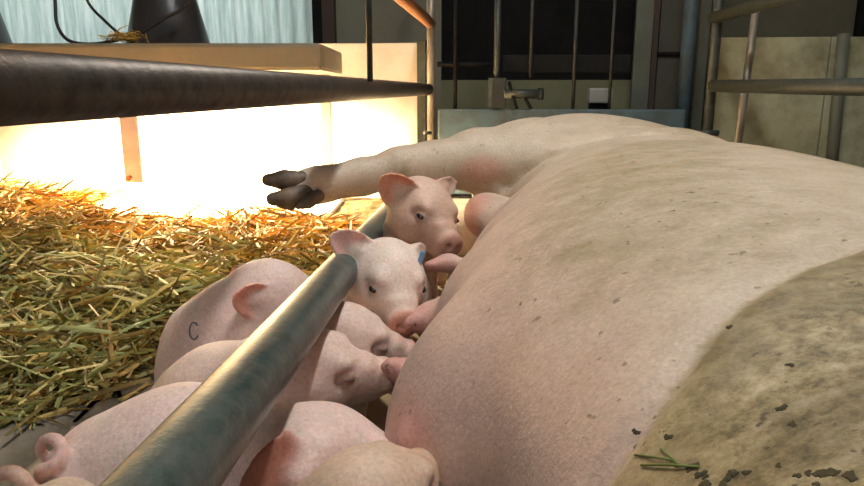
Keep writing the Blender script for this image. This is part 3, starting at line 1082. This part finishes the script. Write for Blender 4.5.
    for s_ in (-1, 1):
        mixc(0.55 * sstep(np.linalg.norm(hl - np.array((0.044, 0.037 * s_, 0.003)), axis=1), 0.017, 0.008), (0.45, 0.27, 0.22))
    for fn, e, base, d_, n_, L_ in efs:
        de = fn(V[:, 0], V[:, 1], V[:, 2])
        out = sstep((V - base) @ d_, e.get('m0', 0.0), 0.02 + e.get('m0', 0.0))
        mixc(e.get('amt', 0.6) * sstep(de, e.get('mw', 0.004), 0.0) * out, e.get('c', (0.70, 0.36, 0.28)))
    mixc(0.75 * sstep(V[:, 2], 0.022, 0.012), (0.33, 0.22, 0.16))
    if tail is not None:
        mixc(0.5 * sstep(poly_dist(V, tp_), 0.012, 0.006), (0.72, 0.44, 0.38))
    o = link('body', np_mesh('body', V, Q, col), 'piglet_skin', root)
    for i_, s_ in enumerate((-1, 1)):
        if not eyes[i_]: continue
        bm = bmesh.new()
        bmesh.ops.create_uvsphere(bm, u_segments=16, v_segments=10, radius=1.0)
        c_ = H(0.0470, 0.0335 * s_, 0.0035)
        Mx = Matrix.Translation(Vector(c_)) @ Matrix(((f[0], rt[0], up[0], 0), (f[1], rt[1], up[1], 0), (f[2], rt[2], up[2], 0), (0, 0, 0, 1))) @ Matrix.Diagonal((0.0078 * hs, 0.0058 * hs, (0.0007 if closed else 0.0040) * hs, 1))
        bmesh.ops.transform(bm, matrix=Mx, verts=bm.verts[:])
        from_bm('eye', bm, 'eye_closed' if closed else 'eye', root, True)
    return root, H, B


def P(px, py, z): return U(px, py, z)


# farthest, both front ears up, below the sow's leg
h1 = P(421, 207, 1.20)
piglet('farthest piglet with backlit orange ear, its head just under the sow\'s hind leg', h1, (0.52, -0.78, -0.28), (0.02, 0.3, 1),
       P(408, 246, 1.27), (-0.020, 1.40, 0.138), (-0.01, 1.55, 0.13), hs=1.14, skin=(0.70, 0.50, 0.40), mask_c=(0.36, 0.22, 0.16), nose_c=(0.40, 0.20, 0.15),  # mask_c paints the shadow over this face
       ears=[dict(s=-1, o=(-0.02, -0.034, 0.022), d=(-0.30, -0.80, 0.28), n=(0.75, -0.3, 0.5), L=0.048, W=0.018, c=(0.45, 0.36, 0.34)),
             dict(s=1, o=(-0.012, 0.034, 0.018), d=(-0.05, 0.80, 0.36), n=(0.9, 0.1, -0.25), L=0.052, W=0.030, cup=0.7, c=(0.80, 0.38, 0.24), amt=0.8)])  # this ear's orange is the lamp's backlight painted into its colour
# tagged one
h2 = P(388, 273, 0.95)
r2, H2, B2 = piglet('white faced piglet with a blue ear tag, its pink ear resting over the pipe', h2, (0.30, -0.86, -0.27), (0.0, 0.3, 1),
       P(374, 310, 1.04), (-0.075, 1.13, 0.11), (-0.07, 1.26, 0.11), hs=1.02, skin=(0.86, 0.73, 0.65), nose_c=(0.66, 0.26, 0.16),
       ears=[dict(s=1, o=(-0.016, 0.034, 0.020), d=(-0.10, 0.86, 0.42), n=(0.85, -0.15, 0.3), L=0.058, W=0.025, c=(0.80, 0.47, 0.44)),
             dict(s=-1, o=(-0.02, -0.034, 0.016), d=(-0.45, -0.62, 0.10), n=(0.8, -0.4, 0.2), L=0.034, W=0.015, c=(0.62, 0.38, 0.34))])
tg = P(421, 258, 0.93)
bm = bmesh.new()
bm_box(bm, tg, (0.007, 0.004, 0.020), 0, Matrix.Rotation(0.3, 4, 'Y'), 0.0015)
from_bm('ear_tag', bm, 'tag_blue', r2)['label'] = 'blue plastic ear tag'

# sitting outside the pipe on the straw side
h3 = P(272, 293, 1.00)
piglet('piglet sitting on the straw side of the pipe, ring mark on its flank', h3, (0.90, 0.12, -0.28), (0.15, -0.15, 1),
       P(243, 318, 1.00), P(215, 345, 0.99), P(200, 376, 0.97), hs=1.06, rb=(0.056, 0.062, 0.058), skin=(0.84, 0.65, 0.59), closed=True,
       ears=[dict(s=-1, o=(-0.02, -0.034, 0.0), d=(-0.8, -0.4, -0.5), n=(0.3, -0.8, 0.5), c=(0.8, 0.4, 0.3)),
             dict(s=1, o=(-0.014, 0.040, 0.008), d=(-0.62, 0.60, 0.18), n=(0.55, 0.75, 0.2), L=0.050, W=0.025, cup=0.35, c=(0.86, 0.42, 0.32), amt=0.8)],  # near ear coloured orange for the lamplight shining through it
       feet=dict(hr=P(158, 398, 0.93), hl=P(175, 396, 1.03)))
piglet3 = bpy.context.scene.objects['piglet.002']

# behind, head toward belly
h6 = P(340, 339, 0.84)
piglet('piglet squeezed between pipe and udder below the tagged one, only its head showing', h6, (0.92, 0.25, -0.12), (-0.05, -0.1, 1),
       P(325, 362, 0.88), (-0.15, 0.93, 0.085), (-0.17, 1.02, 0.08), hs=0.98, rb=(0.046, 0.05, 0.048), skin=(0.82, 0.65, 0.58), closed=True,
       ears=[dict(s=-1, o=(-0.02, -0.034, -0.01), d=(-0.3, -0.5, -0.8)), dict(s=1, o=(-0.03, 0.03, 0.00), d=(-0.8, 0.3, -0.3), n=(0.2, 0.9, 0.3), L=0.045)])
# next, dark face with folded ear
h5 = P(300, 369, 0.73)
piglet('piglet with shaded face and closed eye suckling at the middle of the belly', h5, (0.95, 0.22, 0.02), (-0.10, -0.20, 1),
       P(258, 392, 0.76), P(228, 404, 0.79), P(200, 408, 0.83), hs=1.0, skin=(0.82, 0.65, 0.58), closed=True,
       ears=[dict(s=-1, o=(-0.02, -0.034, -0.01), d=(-0.3, -0.5, -0.8)), dict(s=1, o=(-0.004, 0.047, -0.010), d=(-0.22, 0.45, -0.75), n=(0.3, 0.9, 0.4), L=0.050, W=0.023, c=(0.80, 0.56, 0.50))])
# nearest two
h7 = P(312, 462, 0.59)
piglet('near piglet with a curly tail and a large dark red ear, lying under the pipe', h7, (0.80, 0.52, -0.10), (-0.1, -0.1, 1),
       P(246, 492, 0.61), P(185, 464, 0.61), P(112, 478, 0.61), neck_r=0.040, hs=1.10, rb=(0.046, 0.060, 0.056), skin=(0.82, 0.65, 0.60),
       ears=[dict(s=-1, o=(-0.03, -0.03, 0.02), d=(-0.7, -0.5, -0.25)), dict(s=1, o=(-0.022, 0.041, 0.022), d=(-0.80, 0.46, -0.38), n=(-0.22, 0.78, 0.52), L=0.070, W=0.036, m0=-0.016, mw=0.009, cup=0.35, curl=-0.05, c=(0.34, 0.09, 0.04), amt=0.85)],  # inner ear red, with its backlit look put into the colour
       tail=[P(66, 490, 0.585), P(50, 480, 0.57), P(42, 472, 0.565), P(54, 466, 0.56), P(63, 454, 0.565), P(58, 441, 0.57), P(46, 439, 0.575), P(40, 450, 0.58), P(47, 459, 0.585)])
h8 = P(366, 506, 0.49)
piglet('nearest piglet with beige soiled head at the bottom edge, snout on the belly', h8, (0.66, 0.70, 0.16), (-0.1, -0.12, 1),
       P(325, 590, 0.50), P(200, 620, 0.52), P(70, 545, 0.55), hs=0.88, rb=(0.048, 0.056, 0.054), skin=(0.66, 0.50, 0.38), mask_c=(0.48, 0.31, 0.18), closed=True,
       ears=[dict(s=-1, o=(-0.03, -0.03, 0.00), d=(-0.8, -0.3, -0.3)), dict(s=1, o=(-0.03, 0.034, 0.004), d=(-0.7, 0.4, -0.1), n=(0.1, 0.5, 0.8))],
       tail=[P(32, 505, 0.545), P(25, 484, 0.54), P(14, 473, 0.54), P(0, 474, 0.54), P(-12, 486, 0.54), P(-6, 500, 0.54)])

# ------------------------------------------------------------------ straw
rng = np.random.default_rng(7)


def bed_h(x, y):
    h = 0.175 * np.exp(-(((x + 1.32) / 0.36) ** 2 + ((y - 1.85) / 0.40) ** 2))
    h = h + 0.016 * (np.sin(13 * x + 5 * y) * np.sin(11 * y - 4 * x) + 0.6 * np.sin(23 * x - 9 * y))
    h += 0.05 * np.exp(-(((x + 0.9) / 0.5) ** 2 + ((y - 1.4) / 0.45) ** 2))
    h += 0.035 * np.exp(-(((x + 0.45) / 0.4) ** 2 + ((y - 1.9) / 0.5) ** 2))
    return np.maximum(h, 0.0) + 0.012


edge = np.array([(-1.2, 0.62), (-0.72, 0.78), (-0.52, 0.93), (-0.45, 1.10), (-0.38, 1.22), (-0.24, 1.32), (-0.17, 1.55), (-0.12, 2.9)])


def inside_bed(x, y):
    yl = np.interp(x, edge[:, 0], edge[:, 1])
    return (y > yl) & (x < -0.14)


def strand_mesh(name, n, seed, pos_fn, lmin, lmax, wid, cols, flat=0.22):
    g = np.random.default_rng(seed)
    c = pos_fn(g, n)
    n = len(c)
    az = g.uniform(0, 2 * np.pi, n)
    pit = np.clip(g.normal(0.05, 0.30, n), -0.5, 0.95)
    L = g.uniform(lmin, lmax, n) * g.choice([0.6, 1.0, 1.0, 1.15], n)
    d = np.stack([np.cos(az) * np.cos(pit), np.sin(az) * np.cos(pit), np.sin(pit)], 1)
    sd = np.stack([-np.sin(az), np.cos(az), np.zeros(n)], 1)
    upv = np.cross(d, sd)
    roll = g.uniform(0, np.pi, n)
    s2 = sd * np.cos(roll)[:, None] + upv * np.sin(roll)[:, None]
    n2 = np.cross(d, s2)
    bend = g.normal(0, 0.10, n) * L
    bend2 = g.normal(0, 0.06, n) * L
    ts = np.array((-0.5, -0.17, 0.17, 0.5))
    W = wid * g.uniform(0.6, 1.4, n)
    verts = np.zeros((n, 4, 4, 3))
    for i, t in enumerate(ts):
        ctr = c + d * (L * t)[:, None] + sd * (bend * (1 - 4 * t * t))[:, None] + upv * (bend2 * (1 - 4 * t * t))[:, None]
        tw = W * (1.0 if abs(t) < 0.4 else 0.75)
        for k, (a, b) in enumerate(((1, 0), (0, 1), (-1, 0), (0, -1))):
            verts[:, i, k] = ctr + s2 * (tw * a)[:, None] + n2 * (tw * flat * b)[:, None]
    verts[..., 2] = np.maximum(verts[..., 2], 0.002)
    base = (np.arange(n) * 16)[:, None]
    q = []
    for i in range(3):
        for k in range(4):
            k2 = (k + 1) % 4
            q.append(base + np.array([[i * 4 + k, i * 4 + k2, (i + 1) * 4 + k2, (i + 1) * 4 + k]]))
    q.append(base + np.array([[3, 2, 1, 0]])); q.append(base + np.array([[12, 13, 14, 15]]))
    Q = np.concatenate(q, 0)
    ci = g.integers(0, len(cols), n)
    col = np.array(cols)[ci] * g.uniform(0.95, 1.55, n)[:, None]
    far = np.clip((c[:, 1] - 1.35) / 0.5, 0, 1)[:, None] * 0.75
    col = col * (1 - far) + col * np.array((1.05, 0.68, 0.42)) * far      # straw turns more orange-brown toward the back
    col = np.repeat(col, 16, 0)
    return verts.reshape(-1, 3), Q, col


COLS = [(0.46, 0.35, 0.12), (0.38, 0.32, 0.09), (0.28, 0.25, 0.07), (0.56, 0.46, 0.18), (0.20, 0.15, 0.05), (0.32, 0.20, 0.06), (0.60, 0.55, 0.27), (0.16, 0.12, 0.04), (0.30, 0.33, 0.12), (0.42, 0.44, 0.20)]


def pos_bed(g, n):
    out = []
    while sum(len(o) for o in out) < n:
        x = g.uniform(-1.85, -0.14, n); y = g.uniform(0.6, 2.85, n)
        # denser close to the camera's side
        keep = inside_bed(x, y) & ~((y > 2.10 + 0.10 * np.sin(9 * x)) & (x > -1.32)) & (x > -1.8) & (g.uniform(0, 1, n) < np.clip(1.25 - 0.28 * y, 0.35, 1))
        x, y = x[keep], y[keep]
        yl = np.interp(x, edge[:, 0], edge[:, 1])
        ramp_ = np.clip((y - yl) / 0.16, 0.12, 1)
        z = bed_h(x, y) * ramp_ * g.uniform(0.55, 1.0, len(x)) + g.uniform(0.002, 0.032, len(x)) * ramp_ + 0.004
        out.append(np.stack([x, y, z], 1))
    return np.concatenate(out)[:n]


v1, q1_, c1 = strand_mesh('straw', 15000, 3, pos_bed, 0.05, 0.22, 0.0030, COLS)
# the packed litter beneath the loose stalks
gx, gy = np.meshgrid(np.linspace(-1.86, -0.14, 90), np.linspace(0.6, 2.9, 110), indexing='ij')
yl = np.interp(gx, edge[:, 0], edge[:, 1])
gz = (bed_h(gx, gy) * 0.75 + 0.004 + rng.uniform(-0.004, 0.004, gx.shape)) * np.clip((gy - yl) / 0.16, -1, 1) - 0.006
gv = np.stack([gx, gy, gz], -1).reshape(-1, 3)
ii = np.arange(90 * 110).reshape(90, 110)
gq = np.stack([ii[:-1, :-1], ii[1:, :-1], ii[1:, 1:], ii[:-1, 1:]], -1).reshape(-1, 4)
gc = np.tile(np.array((0.12, 0.085, 0.03)), (len(gv), 1)) * rng.uniform(0.6, 1.2, len(gv))[:, None]
V = np.concatenate([v1, gv]); Q = np.concatenate([q1_, gq + len(v1)]); cc = np.concatenate([c1, gc])
st_me = np_mesh('straw_bedding', V, Q, cc)
st_me.polygons.foreach_set('use_smooth', np.zeros(len(st_me.polygons), bool))
so = link('straw_bedding', st_me, 'straw')
props(so, 'loose golden straw bedding heaped in the creep beside the piglets', 'straw', kind='stuff')


props(box('added_pale_plate', (-0.86, 2.42, 0.012), (0.98, 0.84, 0.024), 'plate', None, 0, 0.006), 'added pale plate that whitens the creep floor under the heat lamp', 'added plate')  # unseen plate, added so the floor under the lamp turns white


# single stalks on the bare floor at the bed's edge
def stalk(px0, py0, px1, py1, w_, label, c_, z=0.006):
    a, b_ = UH(px0, py0, z), UH(px1, py1, z)
    mid_ = (a + b_) / 2 + np.array((0.004, 0.003, 0.004))
    pts = bezier([a, mid_, b_], 4)
    bm = bmesh.new()
    bm_tube(bm, pts, w_, 6)
    for v in bm.verts: v.co.z = max(0.001, 0.001 + (v.co.z - 0.001) * 0.7)
    me = bpy.data.meshes.new('straw_stalk'); bmesh.ops.recalc_face_normals(bm, faces=bm.faces[:]); bm.to_mesh(me); bm.free()
    at_ = me.attributes.new('Col', 'FLOAT_COLOR', 'POINT')
    at_.data.foreach_set('color', list((*c_, 1.0)) * len(me.vertices))
    o = link('straw_stalk', me, 'straw')
    props(o, label, 'straw stalk', 'loose straw stalks on the floor')


stalk(122, 400, 148, 382, 0.0032, 'flat pale straw stalk on bare floor nearest the sitting piglet', (0.55, 0.45, 0.18))
stalk(118, 399, 138, 392, 0.0026, 'short straw stalk crossing the pale one on bare floor', (0.50, 0.42, 0.15))
stalk(68, 434, 90, 425, 0.0028, 'thin straw stalk lying above the curly tail', (0.52, 0.42, 0.15))
stalk(97, 428, 101, 417, 0.0040, 'short wide straw piece beside the near piglet\'s back', (0.62, 0.50, 0.20))
stalk(156, 381, 166, 367, 0.0026, 'small brown stalk beside the sitting piglet\'s rump', (0.30, 0.22, 0.08))

# wisp of straw caught in the cord on the lid
zz = 2.26
v2, q2_, c2 = strand_mesh('wisp', 70, 11, lambda g, n: U(124, 41, zz) + g.normal(0, 1, (n, 3)) * np.array((0.032, 0.010, 0.008)) + np.array((0, 0, 0.012)), 0.03, 0.09, 0.0016, [(0.55, 0.48, 0.14), (0.44, 0.40, 0.12)])
wo = link('straw_wisp', np_mesh('straw_wisp', v2, q2_, c2), 'straw')
props(wo, 'wisp of yellow straw caught under the cord on the lid', 'straw', kind='stuff')

# ------------------------------------------------------------------ soil on the sow
bpy.context.view_layer.update()
dg = bpy.context.evaluated_depsgraph_get()
sow_bvh = BVHTree.FromObject(sow_body, dg)


def on_sow(px, py):
    o_ = Vector((0, 0, CAM_H)); d_ = Vector(U(px, py, 1.0)) - o_
    mw = sow_body.matrix_world
    inv = mw.inverted()
    hit = sow_bvh.ray_cast(inv @ o_, (inv.to_3x3() @ d_).normalized())
    return (mw @ hit[0], hit[1]) if hit[0] is not None else (None, None)


random.seed(5)
crumbs = [(790, 365, 5, 'round dung crumb near the right edge of the sow\'s shoulder'), (729, 327, 5, 'dung crumb at the top of the soiled shoulder'),
          (782, 408, 7, 'dung crumb in the middle of the soiled shoulder'), (792, 424, 6, 'dung crumb just below the middle one on the shoulder'),
          (636, 432, 5, 'small dung crumb on the shoulder line'), (668, 437, 6, 'small dung crumb above the green stalks'),
          (850, 476, 9, 'dung lump in the far bottom right corner')]
for k_ in range(15):
    cx_, cy_ = ((712, 474), (800, 476))[k_ % 2]
    crumbs.append((cx_ + random.gauss(0, 17), min(484, cy_ + random.gauss(0, 6)), random.uniform(4, 10), ('dark dung crumb in the cluster just below the green stalks', 'dark dung crumb in the cluster near the bottom right corner')[k_ % 2]))
for px, py, r_, lab in crumbs:
    p_, n_ = on_sow(px, py)
    if p_ is None: continue
    rr = r_ * 0.62 / F_PX * (p_ - Vector((0, 0, CAM_H))).length
    bm = bmesh.new()
    bmesh.ops.create_icosphere(bm, subdivisions=3, radius=1.0)
    ph = [random.uniform(0, 6.28) for _ in range(4)]
    for v in bm.verts:
        th = math.atan2(v.co.y, v.co.x)
        k_ = 1 + 0.28 * math.sin(2 * th + ph[0]) + 0.20 * math.sin(3 * th + ph[1]) + 0.14 * math.sin(7 * th + ph[2])
        v.co.x *= k_; v.co.y *= k_; v.co.z *= random.uniform(0.6, 1.2)
    q_ = n_.to_track_quat('Z', 'Y').to_matrix().to_4x4()
    bmesh.ops.transform(bm, matrix=Matrix.Translation(p_) @ q_ @ Matrix.Diagonal((rr * 1.2, rr, min(rr * 0.30, 0.0010), 1)), verts=bm.verts[:])
    props(from_bm('dung_crumb', bm, 'dung', None, True), lab, 'dung', 'dung crumbs on the sow')
for i_, (x0_, y0_, x1_, y1_, lab) in enumerate([(636, 456, 676, 462, 'green chewed stalk lying flat on the sow\'s shoulder'),
                                               (662, 450, 680, 466, 'short green stalk crossing the flat one on the shoulder'),
                                               (642, 466, 700, 468, 'long green stalk below the others on the shoulder')]):
    a_, na = on_sow(x0_, y0_); b_, nb = on_sow(x1_, y1_)
    if a_ is None or b_ is None: continue
    m_, nm = on_sow((x0_ + x1_) / 2, (y0_ + y1_) / 2)
    o = tube('green_stalk', [a_ + na * 0.0008, m_ + nm * 0.0015, b_ + nb * 0.0008], 0.0006, 'green_stalk', None, 6)
    props(o, lab, 'stalk', 'green stalks on the sow')

# ring mark inked on the sitting piglet's flank
p3 = [o for o in piglet3.children if o.name.startswith('body')][0]
bv = BVHTree.FromObject(p3, dg)
ring = []
for k in range(15):
    th = math.radians(40 + 290 * k / 14)
    px, py = 194 + 4.5 * math.cos(th), 331 - 8.5 * math.sin(th)
    o_ = Vector((0, 0, CAM_H)); d_ = Vector(U(px, py, 1.0)) - o_
    inv = p3.matrix_world.inverted()
    hit = bv.ray_cast(inv @ o_, (inv.to_3x3() @ d_).normalized())
    if hit[0] is not None:
        ring.append(p3.matrix_world @ hit[0])
if len(ring) > 4:
    ro = tube('ink_mark', ring, 0.0012, 'ink', piglet3, 6)
    ro['label'] = 'grey inked ring mark'
